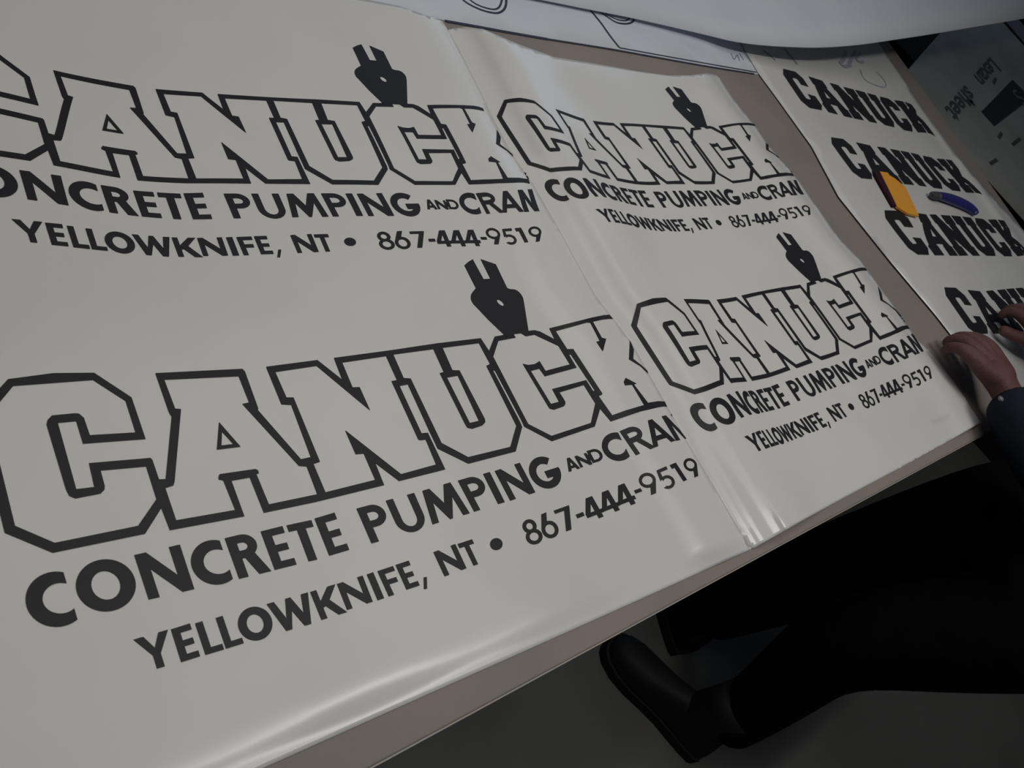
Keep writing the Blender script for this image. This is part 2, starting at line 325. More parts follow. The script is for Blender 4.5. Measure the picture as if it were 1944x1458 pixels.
# ------------------------------------------------------------------ geometric capitals and figures on a unit box (x right, y down)
def ell(cx,cy,rx,ry,a0=0,a1=360,n=40):
    return [(cx+rx*math.cos(math.radians(t)),cy+ry*math.sin(math.radians(t))) for t in np.linspace(a0,a1,n,endpoint=(a1-a0)<360)]
def rc(x0,y0,x1,y1): return [(x0,y0),(x1,y0),(x1,y1),(x0,y1)]
def glyph(ch,a,b):
    r=lambda *k:(1,rc(*k)); c=lambda *k:(-1,rc(*k))
    if ch=='I' or ch=='-': return [(1,rc(0,0,1,1))]
    if ch=='dot': return [(1,ell(.5,.5,.5,.5))]
    if ch in 'OCG': a*=1.17; b=.225
    if ch in 'PR': b=min(b*1.08,.2)
    if ch=='O': return [(1,ell(.5,.5,.5,.5)),(-1,ell(.5,.5,.5-a,.5-b))]
    if ch=='C': return [(1,ell(.5,.5,.5,.5)),(-1,ell(a+.30,.5,.30,.5-b)),(-1,rc(.735,-.1,1.1,1.1))]
    if ch=='G': return [(1,ell(.5,.5,.5,.5)),(-1,ell(.5,.5,.5-a,.5-b)),(-1,[(.5,.5),(1.2,.5),(1.2,-.1),(.98,-.02)]),(1,[(.50,.46),(.985,.46),(.99,.55),(.95,.46+b*1.05),(.50,.46+b)])]
    if ch=='N': return [(1,[(0,0),(a*1.05,0),(1-a,.63),(1-a,0),(1,0),(1,1),(1-a*1.05,1),(a,.37),(a,1),(0,1)])]
    if ch=='E': return [r(0,0,a,1),r(0,0,1,b),r(0,.5-b*.5,.93,.5+b*.5),r(0,1-b,1,1)]
    if ch=='F': return [r(0,0,a,1),r(0,0,1,b),r(0,.5-b*.5,.90,.5+b*.5)]
    if ch=='L': return [r(0,0,a,1),r(0,1-b,1,1)]
    if ch=='T': return [r(0,0,1,b),r(.5-a/2,0,.5+a/2,1)]
    if ch=='U': return [r(0,0,1,.62),(1,ell(.5,.62,.5,.40,0,180)),c(a,-.1,1-a,.62),(-1,ell(.5,.62,.5-a,.40-b,0,180)[:0]+[(a,.61)]+ell(.5,.62,.5-a,.41-b,180,0)+[(1-a,.61)])]
    if ch in 'PR':
        hh=.60 if ch=='P' else .56; w=1.0 if ch=='P' else .86
        o=[r(0,0,w*.5,hh),(1,ell(w*.5,hh/2,w*.5,hh/2)),(-1,[(a,b)]+ell(w*.5,hh/2,w*.5-a*.95,hh/2-b,-90,90)+[(a,hh-b)]),r(0,0,a,1)]
        if ch=='R': o+=[(1,[(.36,hh-.06),(.36+a*1.15,hh-.10),(1,1),(1-a*1.25,1)])]
        return o
    if ch=='D': return [r(0,0,.45,1),(1,ell(.45,.5,.55,.5)),(-1,[(a,b)]+ell(.45,.5,.55-a,.5-b,-90,90)+[(a,1-b)])]
    if ch=='M': return [(1,[(0,1),(.13,0),(.31,0),(.51,.52),(.70,0),(.88,0),(1,1),(1-a,1),(.77,.40),(.545,1),(.475,1),(.25,.40),(a,1)])]
    if ch=='A':
        k=a*.5;q=a*1.12; xl=lambda y:.5-(.5-q)*(y-.30)/.70
        return [(1,[(0,1),(.5-k,0),(.5+k,0),(1,1)]),(-1,[(.5,.30),(1-xl(.62),.62),(xl(.62),.62)]),(-1,[(xl(.62+b),.62+b),(1-xl(.62+b),.62+b),(1-q,1),(q,1)])]
    if ch=='Y': return [(1,[(0,0),(a*1.25,0),(.5,.40),(1-a*1.25,0),(1,0),(.5+a/2,.60),(.5+a/2,1),(.5-a/2,1),(.5-a/2,.60)])]
    if ch=='W': return [(1,[(0,0),(.17,0),(.335,.62),(.45,0),(.57,0),(.755,.60),(.83,0),(1,0),(.84,1),(.69,1),(.51,.42),(.38,1),(.24,1)])]
    if ch=='K': return [r(0,0,a,1),(1,[(a,.64),(a,.40),(.66,0),(.98,0),(.44,.56)]),(1,[(.26,.50),(.50,.36),(1.0,1),(.68,1)])]
    if ch=='8': return [(1,ell(.5,.27,.42,.27)),(1,ell(.5,.70,.5,.30)),(-1,ell(.5,.27,.42-a,.27-b)),(-1,ell(.5,.70,.5-a,.30-b))]
    if ch in '69':
        o=[(1,[(.40,0),(.72,0),(.42,.50),(.02,.60),(.05,.52)]),(1,ell(.5,.66,.5,.34)),(-1,ell(.5,.66,.5-a,.34-b))]
        return o if ch=='6' else [(s,[(1-x,1-y) for x,y in p]) for s,p in o]
    if ch=='7': return [(1,[(0,0),(1,0),(1,.06),(.50,1),(.15,1),(.60,b*1.1),(0,b*1.1)])]
    if ch=='4': return [(1,[(.46,0),(.84,0),(.84,1),(.56,1),(.56,.82),(0,.82),(0,.64)]),r(0,.64,1,.82),(-1,[(.56,.27),(.56,.64),(.30,.64)])]
    if ch=='5': return [(1,ell(.46,.68,.5,.32)),(-1,ell(.46,.68,.5-a,.32-b)),(-1,rc(-.1,.40,.22,.84)),r(.16,0,.92,b*1.1),(1,[(.16,0),(.16+a*.95,0),(.30,.44),(.05,.52)])]
    if ch=='1': return [(1,[(0,0),(1,0),(1,1),(.42,1),(.42,.22),(0,.22)])]
    return []
# each character: view, top-left, bottom-left, bottom-right corner of its box
def disc(ch,c,cx,cy,w,h,us,vs,wt=None): return (ch,c,(cx-w-vs*h,cy+us*w-h),(cx-w+vs*h,cy+us*w+h),(cx+w+vs*h,cy-us*w+h))
LINE1=[disc('C','T1',522,1008,275,247,.24,.30),disc('O','T1',978,880,267,233,.235,.31),('N','T1',(1240,600),(1375,1012),(1795,915)),
 disc('C','T2',822,327,214,200,.235,.348),('R','T2',(908,105),(1043,480),(1340,408)),('E','T2',(1240,42),(1372,398),(1572,348)),
 ('T','I',(544.3,997),(571.3,1069),(618,1059)),('E','I',(597.5,984),(625.7,1055),(663.4,1043.8)),
 ('P','T3',(375,560),(515,882),(738,822)),('U','T3',(645,487),(785,802),(1045,730)),('M','T3',(938,409),(1078,707),(1420,604)),
 ('P','T3',(1310,302),(1462,590),(1657,533)),('I','T3',(1543,240),(1683,520),(1743,502)),('N','T3',(1650,213),(1795,488),(2025,412)),
 disc('G','T4',365,617,130,141,.32,.5)]
LAND=[('A','T4',(525,498),(585,612),(690,578)),('N','T4',(636,467),(695,572),(803,540)),('D','T4',(748,418),(808,530),(918,497))]
LCRAN=[disc('C','T4',1032,378,128,124,.34,.5),('R','T4',(1053,235),(1205,458),(1385,382)),('A','T4',(1231,163),(1368,388),(1570,322)),('N','T4',(1440,98),(1575,325),(1695,298))]
LINE2=[('Y','T2',(65,1040),(161,1345),(481,1252)),('E','T2',(412,945),(508,1250),(682,1195)),('L','T2',(635,890),(733,1183),(903,1132)),('L','T2',(825,840),(922,1125),(1085,1075)),
 disc('O','T2',1190,893,151,150,.29,.33),('W','T2',(1295,712),(1388,987),(1768,879)),('K','T2',(1697,600),(1803,860),(2040,787)),
 ('N','T3',(195,1255),(290,1497),(525,1420)),('I','T3',(470,1167),(572,1408),(630,1388)),('F','T3',(568,1137),(675,1372),(817,1325)),('E','T3',(735,1080),(838,1310),(958,1270)),
 ('I','T3',(995,1195),(998,1305),(1026,1300)),('N','T3',(1085,962),(1190,1187),(1390,1112)),('T','T3',(1308,887),(1411,1103),(1543,1059)),('dot','T3',(1590,858),(1635,960),(1740,918))]
NUM=[('8','T4',(125,1080),(225,1302),(365,1247)),('6','T4',(275,1023),(375,1245),(515,1190)),('7','T4',(445,968),(540,1168),(677,1118)),
 ('-','T4',(648,1005),(665,1040),(730,1015)),('4','T4',(671,882),(779,1072),(929,1014)),('4','T4',(822,825),(931,1010),(1079,953)),('4','T4',(972,763),(1078,950),(1224,893)),
 ('-','T4',(1185,782),(1203,812),(1262,790)),('9','T4',(1205,652),(1305,840),(1445,785)),('5','T4',(1375,605),(1475,785),(1590,735)),('1','T4',(1515,548),(1620,708),(1675,685)),('9','T4',(1620,510),(1715,675),(1820,632))]
def charset(lst,wt,bt):
    Vs=[];Ts=[];n=0
    for ch,c,tl,bl,br in lst:
        A,B,D=[gnd(px(c,*p)) for p in (tl,bl,br)]
        W=np.hypot(*(D-B)); Hh=np.hypot(*(B-A))
        if c=='T4' and ch=='I': pass
        g=glyph(ch,min(wt*Hh/W,.42),bt)
        # px-space parallelogram so that the traced box is followed exactly
        a,b,d=[np.array(px(c,*p)) for p in (tl,bl,br)]
        q,T=tess(g,.12,0)
        P=a+np.outer(q[:,1],b-a)+np.outer(q[:,0],d-b)
        Vs.append(np.array([gnd(p) for p in P])); Ts.append(T+n); n+=len(q)
    return np.vstack(Vs),np.vstack(Ts)
def pxlayers(lay,step,grid):
    lay=[(s,[tuple(gnd(p)) for p in pl]) for s,pl in lay]; return tess(lay,step,grid)
PARTS=[('lettering_outline',pxlayers(LET,.006,0)),('plug_emblem',pxlayers(PLUG,.004,.008))]
q,T=charset(LINE1,.22,.175); q2,T2=charset(LCRAN,.225,.18); q3,T3=charset(LAND,.26,.20)
PARTS.append(('service_line',(np.vstack([q,q2,q3]),np.vstack([T,T2+len(q),T3+len(q)+len(q2)]))))
q,T=charset(LINE2,.215,.185); q2,T2=charset(NUM,.175,.14)
PARTS.append(('place_line',(q,T))); PARTS.append(('phone_number',(q2,T2)))
CC=cor()
def copy_map(k):
    if k==1: return lambda q:q
    S_=[(gnd(r[1])*10,gnd(r[k])*10) for r in CC if r[k] is not None]
    t=TPS([s[0] for s in S_],[s[1] for s in S_],.02); return lambda q:t(np.asarray(q)*10)/10
def logo(parent,k,h,poly):
    mp=copy_map(k)
    for name,(q,T) in PARTS:
        Q=mp(q); c=Q[T].mean(1); T2=T[inpoly(c,poly)]
        u,inv=np.unique(T2,return_inverse=True)
        printed(name,parent,Q[u],inv.reshape(T2.shape),h,INK)
# ------------------------------------------------------------------ sheet at the left
SEAML=[tuple(p) for p in SEAMP]
POLY1=[tuple(p) for p in BOT1]+SEAML+[(.60,.716),(.45,.718),(.2,.72),(-.03,.72)]
s1=empty('vinyl_sheet',(.35,.3,0.001)); tag(s1,'large glossy white vinyl sheet nearest the camera, at the left, with two outlined black logos','vinyl sheet')
sheet('sheet',s1,POLY1,h1,VINYL,rim=BOT1)
P1=np.array(POLY1)
logo(s1,1,h1,P1+np.array([0,0])); logo(s1,2,h1,P1)
# ------------------------------------------------------------------ sheet in the middle
SE=SEAMP[np.argsort(SEAMP[:,1])]
left2=[(p[0]-.004,p[1]) for p in SE if p[1]<.66]
TOP2=[tuple(p) for p in P0((846,58),(865,53),(883,51),(917,55),(950,69),(991,86),(1053,108),(1145,123),(1210,135),(1269,143),(1310,143),(1340,139),(1357,141))]
BOT2=[tuple(p) for p in P0((1863,802),(1790,843),(1700,893),(1600,946),(1520,990),(1432,1040))]
POLY2=left2+TOP2+[tuple(p) for p in R2[::-1]]+BOT2[1:]
s2=empty('vinyl_sheet',(1.0,.3,0.001)); tag(s2,'white vinyl sheet in the middle with two outlined black logos, its left side humped up','vinyl sheet')
sheet('sheet',s2,POLY2,h2,VINYL,rim=np.array(sorted(BOT2)))
PP2=np.array(POLY2); logo(s2,3,h2,PP2); logo(s2,4,h2,PP2)
# ------------------------------------------------------------------ sheet at the right with four solid words
L3=[tuple(p) for p in P0((1808,639),(1777,599),(1691,497),(1592,373),(1541,278),(1474,185),(1440,139),(1418,102))]
R3=[tuple(p) for p in P0((1708,139),(1765,225),(1806,281),(1864,350),(1944,438))]
POLY3=[(1.56,-.025),(1.50,.06)]+L3+[(1.415,.90),(1.50,.98),(2.09,.985),(2.118,.90)]+R3+[(2.23,.20),(2.25,.02)]
s3=empty('vinyl_sheet',(1.8,.4,0.001)); tag(s3,'white vinyl sheet at the right with four solid black words in a column','vinyl sheet')
sheet('sheet',s3,POLY3,h3,VINYL,grid=.02,step=.015)
PP3=np.array(POLY3)
# solid letters: the same outlines filled (letter bodies of the outlined word), K completed
SOL=[('C',[(1,HOLES[0])]),('A',[(1,HOLES[1]),(-1,EXTRA[0][1])]),('N',[(1,HOLES[2])]),('U',[(1,HOLES[3])]),
 ('C2',[(1,L('A5 225 375 560 318 780 420 885 590 660 650 605 575 500 596 450 600 680 970 740 1010 835 965 845 945 790 850 1015 782 1120 950 1080 1130 715 1250 500 1140 178 520'))]),
 ('K',[(1,L('A5 760 285 1050 207 1155 370 1130 382 1190 470 1218 357 1183 345 1100 195 1290 165 1400 370 1405 560 1530 622 1640 725 1785 930 1700 930 1605 945 1478 778 1500 768 1400 715 1383 750 1395 785 1460 780 1565 965 1275 1060 1152 885 1185 860 915 448 860 450'))])]
X1C=(1480,110,6.075);X2C=(1660,310,6.845);X3C=(1744,530,9.72)
CR.update(X1=X1C,X2=X2C,X3=X3C)
WORDS=['''f1 X1 45 125 f4 X1 330 330 f8 X1 250 490 f9 X1 350 578 f10 X1 480 600 f11 X1 335 212 f12 X1 492 262 f14 X1 580 628 f15 X1 665 650 f16 X1 755 672 f17 X1 580 285 f19 X1 735 332 f22 X1 968 718 f24 X1 1050 735 f23 X1 1122 752
 f25 X1 1112 432 f28 X1 1225 775 f29 X1 1322 797 f30 X1 1155 440 f31 X1 1440 832 f32 X1 1535 848 f34 X1 1322 487 f36 X1 1600 862 f37 X1 1800 907 f35 X1 1525 542 f38 X1 1575 640''',
'''f1 X1 598 915 f4 X1 895 1115 f9 X1 945 1385 f10 X1 1070 1400 f11 X1 885 972 f12 X1 1045 1010 f17 X1 1125 1020 f19 X1 1275 1048 f22 X2 515 282 f24 X2 600 290 f23 X2 675 302 f28 X2 785 322 f29 X2 880 330 f31 X2 1020 352 f32 X2 1120 362 f36 X2 1195 380 f37 X2 1405 402 f38 X2 1140 170''',
'''f1 X2 140 612 f2 X2 270 612 f4 X2 495 832 f9 X2 570 1183 f10 X2 710 1192 f11 X2 590 650 f14 X2 790 1195 f15 X2 910 1195 f17 X2 705 662 f22 X2 1225 1198 f24 X2 1285 1200 f23 X2 1375 1203 f25 X2 1250 705 f28 X2 1465 1200 f29 X2 1575 1203 f30 X2 1310 710 f31 X2 1700 1207 f32 X2 1780 1208 f34 X2 1475 730 f36 X2 1875 1210 f35 X2 1690 745 f38 X2 1780 950''',
'''f1 X3 475 205 f2 X3 690 180 f4 X3 1000 515 f5 X3 865 520 f6 X3 690 410 f11 X3 905 180 f12 X3 1120 178 f17 X3 1230 165 f18 X3 1350 160 f19 X3 1450 150''']
CM={r[0]:r[1] for r in CC}
for k_,v_ in dict(f1='A1 123 207',f2='A1 860 152',f3='A1 1160 345',f4='A1 1252 635',f5='A1 830 660',f6='A1 450 500',f8='T1 140 330',f9='T1 505 487',f10='T1 1275 330',f11='A2 545 150',f12='A2 1232 118',f14='A2 655 1445',f15='A2 1200 1350',
 f16='A2 1510 1298',f17='A3 598 322',f18='A3 980 265',f19='A3 1215 235',f22='A3 1520 1315',f24='T3 785 242',f23='T3 1115 155',f25='A4 1310 250',f28='A4 1210 1300',f29='A4 1600 1205',f30='A5 225 375',f31='A5 715 1250',
 f32='A5 1080 1130',f34='A5 760 285',f35='A5 1290 165',f36='A5 1275 1060',f37='A5 1785 930',f38='A5 1405 560').items(): CM[k_]=L(v_)[0]
def wordmap(s):
    t=s.split(); a=[];b=[]
    for i in range(0,len(t),4):
        a.append(gnd(CM[t[i]])*10); b.append(gnd(px(t[i+1],float(t[i+2]),float(t[i+3])))*10)
    return np.array(a),np.array(b)
AFF=[]
for i,s in enumerate(WORDS):
    a,b=wordmap(s)
    if i<3:
        A=np.linalg.lstsq(np.c_[a,np.ones(len(a))],b,rcond=None)[0]; AFF.append(A)
    else:
        A=AFF[2].copy(); A[2]=0; A[2]=(b-a@A[:2]).mean(0)
    res=b-np.c_[a,np.ones(len(a))]@A
    t=TPS(a,res,.15) if i<3 else None
    Vs=[];Ts=[];n=0
    for nm,lay in SOL:
        q,T=pxlayers(lay,.01,0)
        Q=(np.c_[q*10,np.ones(len(q))]@A+(t(q*10) if t else 0))/10
        Vs.append(Q);Ts.append(T+n);n+=len(q)
    V=np.vstack(Vs);T=np.vstack(Ts); T=T[inpoly(V[T].mean(1),PP3)]
    u,inv=np.unique(T,return_inverse=True)
    printed('solid_lettering',s3,V[u],inv.reshape(T.shape),h3,INK,off=.0008)
# ------------------------------------------------------------------ drawing sheet at the back with thin outlines
def strip(pts,w):       # stroke along table-plane points
    pts=np.array(pts,float); q=[];f=[]
    for i,p in enumerate(pts):
        d=pts[min(i+1,len(pts)-1)]-pts[max(i-1,0)]; d/=np.hypot(*d)+1e-9; n=np.array([-d[1],d[0]])*w/2
        q+= [p+n,p-n]
    for i in range(len(pts)-1): f.append((2*i,2*i+1,2*i+3)); f.append((2*i,2*i+3,2*i+2))
    return np.array(q),np.array(f)
def curve(pts,n=10):    # Catmull-Rom through pixels
    p=[np.array(a,float) for a in pts]; p=[2*p[0]-p[1]]+p+[2*p[-1]-p[-2]]; o=[]
    for i in range(1,len(p)-2):
        for k in range(n):
            t=k/n; a,b,c,d=p[i-1:i+3]
            o.append(.5*((2*b)+(-a+c)*t+(2*a-5*b+4*c-d)*t*t+(-a+3*b-3*c+d)*t**3))
    o.append(p[-2]); return o
hb=lambda q:np.full(len(q),.0008)+.001*0
dr=empty('drawing_sheet',(1.0,.9,0)); tag(dr,'bluish white sheet along the far table side with thin outlined shapes','drawing sheet')
sheet('sheet',dr,[(.2,.7045),(.66,.7045),(.95,.7045),(1.2,.7047),(1.46,.7055),(1.46,1.19),(.2,1.19)],hb,PAPER,grid=.05,step=.04,thick=.0005)
def ink(pts,w,m=INK2,name='drawn_line',par=dr,h=hb,off=.0006):
    q,f=strip([gnd(p) for p in curve(pts)],w); return printed(name,par,q,f,h,m,off)
ink([(846,39.5),(900,49),(960,60),(1040,74)],.0042); ink([(1040,74),(1160,93),(1260,111),(1345,126),(1432,140)],.0032)
ink([(1176,90.5),(1250,104),(1345,121),(1436,137)],.0026)
ink([(1121,19),(1140,42),(1160,70),(1176,90)],.0045)
ink([(868,-12),(885,4),(910,17),(935,24),(950,23),(960,12),(962,-12)],.0034); ink([(880,-12),(900,5),(920,14),(938,17.5),(948,13),(953,0),(955,-12)],.0028)
ink([(1137,20),(1152,31),(1170,42),(1188,45),(1200,42),(1204,36)],.0034); ink([(1142,19),(1156,29),(1172,37),(1188,39),(1196,34)],.0026)
ink([(1388,101),(1394,112),(1400,104),(1404,115)],.003,PENCIL); ink([(1404,101),(1412,114)],.003,PENCIL); ink([(1412,99),(1426,118)],.004,PENCIL)
# marks on the far part of the right sheet
for p,wd in (([(1450,95),(1461,103),(1472,114)],.006),([(1490,92),(1502,106),(1514,122)],.007),([(1606,97),(1602,112),(1596,120),(1604,126),(1616,124)],.009),([(1624,95),(1618,108),(1612,122)],.009),([(1634,100),(1626,112),(1634,118),(1640,116)],.008)):
    ink(p,wd,PENCIL,'pencil_mark',s3,h3,.0009)
ink([(1633,132),(1640,148),(1652,157),(1668,163),(1680,165),(1682,158),(1673,145),(1664,136)],.004,PENCIL,'pencil_mark',s3,h3,.0009)
# ------------------------------------------------------------------ big curled sheet over the far right corner
ED=[(820,-45,.006),(960,-13,.006),(1030,0,.007),(1120,18,.008),(1200,34,.009),(1280,52,.012),(1344,67,.017),(1390,78,.025),(1440,85,.036),(1500,89,.05),(1560,90,.066),(1630,85,.086),(1700,75,.106),(1760,66,.124),(1850,51,.15),(1944,35,.18),(2060,12,.21),(2180,-15,.24)]
cs=curve(ED,4); V=[];Fc=[];NR=12
for j in range(NR+1):
    t=j/NR
    for c in cs:
        g0=gnd(c[:2],c[2]+0.0)
        p=np.array([g0[0],g0[1],c[2]])
        V.append((p[0]-.10*t,p[1]+.62*t,p[2]+.10*t*t+.02*math.sin(t*3)))
n=len(cs)
for j in range(NR):
    for i in range(n-1): Fc.append((j*n+i,j*n+i+1,(j+1)*n+i+1,(j+1)*n+i))
cz=mk('curled_sheet',V,Fc,PAPER,smooth=True,thick=.0006)
tag(cz,'large blank grey blue sheet curling up over the far right corner of the table','paper sheet')
# ------------------------------------------------------------------ orange squeegee and blue pen on the right sheet
ORANGE=mat('orange_plastic',(.80,.36,.045),.45,.4); DARKF=mat('dark_felt',(.035,.008,.018),.8,.2)
BLUE=mat('blue_plastic',(.028,.028,.16),.4,.5); GREYP=mat('grey_plastic',(.06,.06,.065),.5,.4)
def prism(name,pix,z0,z1,m,parent,bevel=.001):
    b=[gnd(p,z1) for p in pix]; n=len(b)
    v=[(p[0],p[1],z0) for p in b]+[(p[0],p[1],z1) for p in b]
    a=sum(b[i][0]*b[(i+1)%n][1]-b[(i+1)%n][0]*b[i][1] for i in range(n))
    if a<0: v=v[:n][::-1]+v[n:][::-1]
    return mk(name,v,[tuple(range(n))[::-1],tuple(range(n,2*n))]+[(i,(i+1)%n,(i+1)%n+n,i+n) for i in range(n)],m,parent,bevel=bevel)
sq=empty('squeegee',(1.6,.43,.004)); tag(sq,'orange flat squeegee with a dark edge lying between the second and third words','squeegee')
prism('blade',[(1671,325),(1685.6,327.5),(1689,332.6),(1698,337.7),(1712.6,349.4),(1719,355),(1736,390),(1745,410),(1724,405),(1704,392),(1689,361)],.0055,.0105,ORANGE,sq,.0006)
prism('felt_edge',[(1660,326),(1670,325),(1703,391),(1697,391),(1684,368)],.005,.0095,DARKF,sq,.0005)
def tube(name,pts,rad,m,parent,seg=14,sub=0,flat=1.0):
    P=[Vector(p) for p in pts]; V=[];Fc=[]
    for i,p in enumerate(P):
        d=(P[min(i+1,len(P)-1)]-P[max(i-1,0)]).normalized(); a=d.cross(Vector((0,0,1))).normalized(); b=a.cross(d).normalized()
        for k in range(seg):
            t=2*math.pi*k/seg; V.append(tuple(p+a*math.cos(t)*rad[i]+b*math.sin(t)*rad[i]*flat))
    for i in range(len(P)-1):
        for k in range(seg): Fc.append((i*seg+k,i*seg+(k+1)%seg,(i+1)*seg+(k+1)%seg,(i+1)*seg+k))
    Fc.append(tuple(range(seg))); Fc.append(tuple(range((len(P)-1)*seg,len(P)*seg))[::-1])
    return mk(name,V,Fc,m,parent,smooth=True,sub=sub)
kn=empty('marker_pen',(1.9,.4,.004)); tag(kn,'short dark blue curved marker with a grey end lying between the second and third words','marker')
def onz(p,z): g=gnd(p,z); return (g[0],g[1],z)
bp=[onz(p,.013) for p in curve([(1779,371),(1795,375),(1815,382),(1835,391),(1848,400),(1853,407)],4)]
r=[.0085+.0035*math.sin(math.pi*min(1,i/(len(bp)-1)*1.1)) for i in range(len(bp))]; r[-1]=.004; r[-2]=.0085
tube('barrel',bp,r,BLUE,kn,flat=.85)
cp=[onz(p,.013) for p in [(1768,370),(1770,370),(1775,371),(1781,372.5)]]; tube('cap',cp,[.003,.0075,.009,.009],GREYP,kn,flat=.85)
# ------------------------------------------------------------------ printed package standing lower, beyond the table end
FILM=mat('grey_wrap_film',(.42,.43,.40),.6,.3,noise=(4,(.33,.34,.31),.35,.7),bump=(12,.15)); FILMINK=mat('faded_ink',(.085,.085,.09),.6,.3); PANEL=mat('black_panel_ink',(.03,.03,.032),.6,.3); FILMLT=mat('pale_print',(.16,.16,.16),.6,.3)
ZP=-.15
A=np.array([*gnd((1717,141),ZP),ZP]); B=np.array([*gnd((1781,69),ZP),ZP]); e1=(B-A)/np.linalg.norm(B-A); e2=np.array([e1[1],-e1[0],0])
pk=empty('wrapped_board_stack',tuple(A+e1*.3+e2*.6+np.array([0,0,-.75]))); tag(pk,'dark grey wrapped boards with printed lettering, on an added black base imitating shade beyond the table end','package')
c=[A-e1*.05,A+e1*1.9,A+e1*1.9+e2*1.5,A-e1*.05+e2*1.5]
# keep the pallet clear of the table end
def slab(z0,z1,nm,m,ins=0):
    cc=[c[0]+e1*ins+e2*ins,c[1]-e1*ins+e2*ins,c[2]-e1*ins-e2*ins,c[3]+e1*ins-e2*ins]
    v=[(p[0],p[1],z0) for p in cc]+[(p[0],p[1],z1) for p in cc]
    v=v[:4][::-1]+v[4:][::-1]
    return mk(nm,v,[(3,2,1,0),(4,5,6,7)]+[(i,(i+1)%4,(i+1)%4+4,i+4) for i in range(4)],m,pk)
slab(ZP-.012,ZP,'wrapped_boards',FILM); c=[A-e2*.9+e1*.25,A-e2*.9+e1*2.2,c[2],c[3]+e1*.3]; slab(-.9,ZP-.012,'shade_base',mat('shade_black',(.010,.010,.010),.9,.1),0)  # added black base, widened past the boards so the gap reads as deep shade
def text(body,size,origin,rdir,udir,m,name,parent,bold=.0):
    cu=bpy.data.curves.new('t','FONT'); cu.body=body; cu.size=size; cu.offset=bold
    o=bpy.data.objects.new('t',cu); COL.objects.link(o); me=bpy.data.meshes.new_from_object(o); bpy.data.objects.remove(o)
    V=[tuple(np.array(origin)+rdir*v.co.x+udir*v.co.y) for v in me.vertices]; Fc=[tuple(p.vertices) for p in me.polygons]
    z=mk(name,V,Fc,m,parent); return z
def pz(x,y): return np.array([*gnd((x,y),ZP+.001),ZP+.001])
o=pz(1880,108); e=pz(1784,217); rd=(e-o); Ln=np.linalg.norm(rd); rd/=Ln; ud=np.array([-rd[1],rd[0],0])*.55
text('Lexan',.19,o,rd,ud,FILMINK,'wrap_lettering',pk,.004); text('sheet',.19,o+rd*(Ln*.56),rd,ud,FILMINK,'wrap_lettering',pk,.004)
bc=[pz(1922,151),pz(1958,186),pz(1888,240),pz(1863,212)]
mk('wrap_panel',[tuple(p) for p in bc],[(3,2,1,0)],PANEL,pk)
text('S',.20,pz(1926,168)+np.array([0,0,.001]),rd,ud,FILMLT,'wrap_lettering',pk,.003)
for a,b in (((1937,263),(1922,275)),((1893,303),(1880,311)),((1846,190),(1840,200)),((1891,148),(1886,158)),((1902,252),(1896,262))):
    pa,pb=pz(*a),pz(*b); d=(pb-pa); n_=np.array([-d[1],d[0],0]); n_/=np.linalg.norm(n_); n_*=.007
    mk('wrap_mark',[tuple(pa+n_),tuple(pb+n_),tuple(pb-n_),tuple(pa-n_)],[(0,1,2,3)],FILMINK,pk)
# olive bag lying on the pallet at the frame corner
OL=mat('olive_cloth',(.035,.040,.008),.8,.2,bump=(20,.4))
cx=np.array([*gnd((1965,48),ZP),ZP]); V=[];Fc=[];rn=random.Random(3)
for i in range(9):
    th=math.pi/2*i/8
    for k in range(18):
        ph=2*math.pi*k/18; rr=.26*math.cos(th)**.6*(1+.07*math.sin(3*ph+1)); V.append((cx[0]+rr*math.cos(ph)*1.2,cx[1]+rr*math.sin(ph),ZP+.001+.12*math.sin(th)*(1+.1*math.sin(2*ph))))
for i in range(8):
    for k in range(18): Fc.append((i*18+k,i*18+(k+1)%18,(i+1)*18+(k+1)%18,(i+1)*18+k))
Fc.append(tuple(range(17,-1,-1)))
tag(mk('cloth_bag',V,Fc,OL,smooth=True),'dark olive bundle at the far end of the wrapped boards','bag')
# ------------------------------------------------------------------ person at the near side of the table
SKIN=mat('skin',(.125,.064,.058),.6,.25,noise=(30,(.10,.045,.042),.4,.7),bump=(90,.2)); NAVY=mat('navy_jacket',(.012,.016,.026),.85,.15,bump=(30,.4)); BLACK=mat('black_trousers',(.006,.006,.0065),.9,.1,bump=(25,.4))
LEATHER=mat('black_leather',(.010,.010,.010),.62,.3,bump=(60,.15)); SOLE=mat('rubber_sole',(.02,.02,.02),.8,.2); HAIR=mat('dark_hair',(.02,.015,.01),.7,.2,bump=(80,.4)); BTN=mat('cuff_button',(.16,.16,.17),.3,.5)
def skin(name,nodes,edges,m,parent,root=0,sub=2):
    """nodes: (x,y,z,rx[,ry])"""
    off=parent.matrix_world.translation
    me=bpy.data.meshes.new(name); me.from_pydata([(a[0]-off.x,a[1]-off.y,a[2]+TZ-off.z) for a in nodes],edges,[])
    o=bpy.data.objects.new(name,me); COL.objects.link(o); o.parent=parent; me.materials.append(m)
    o.modifiers.new('skin','SKIN'); 
    if not me.skin_vertices: me.skin_vertices_add() if hasattr(me,'skin_vertices_add') else None
    lay=me.skin_vertices[0] if me.skin_vertices else None
    for i,a in enumerate(nodes): lay.data[i].radius=(a[3],a[4] if len(a)>4 else a[3]); lay.data[i].use_root=(i==root)
    o.modifiers['skin'].use_smooth_shade=True; o.modifiers['skin'].branch_smoothing=.4
    s=o.modifiers.new('s','SUBSURF'); s.levels=sub; s.render_levels=sub
    return o
pe=empty('person',(1.42,-.33,-.9)); tag(pe,'person in navy jacket, black trousers and black boots leaning a hand on the right sheet','person')
chain=lambda a:[(i,i+1) for i in range(a[0],a[1])]
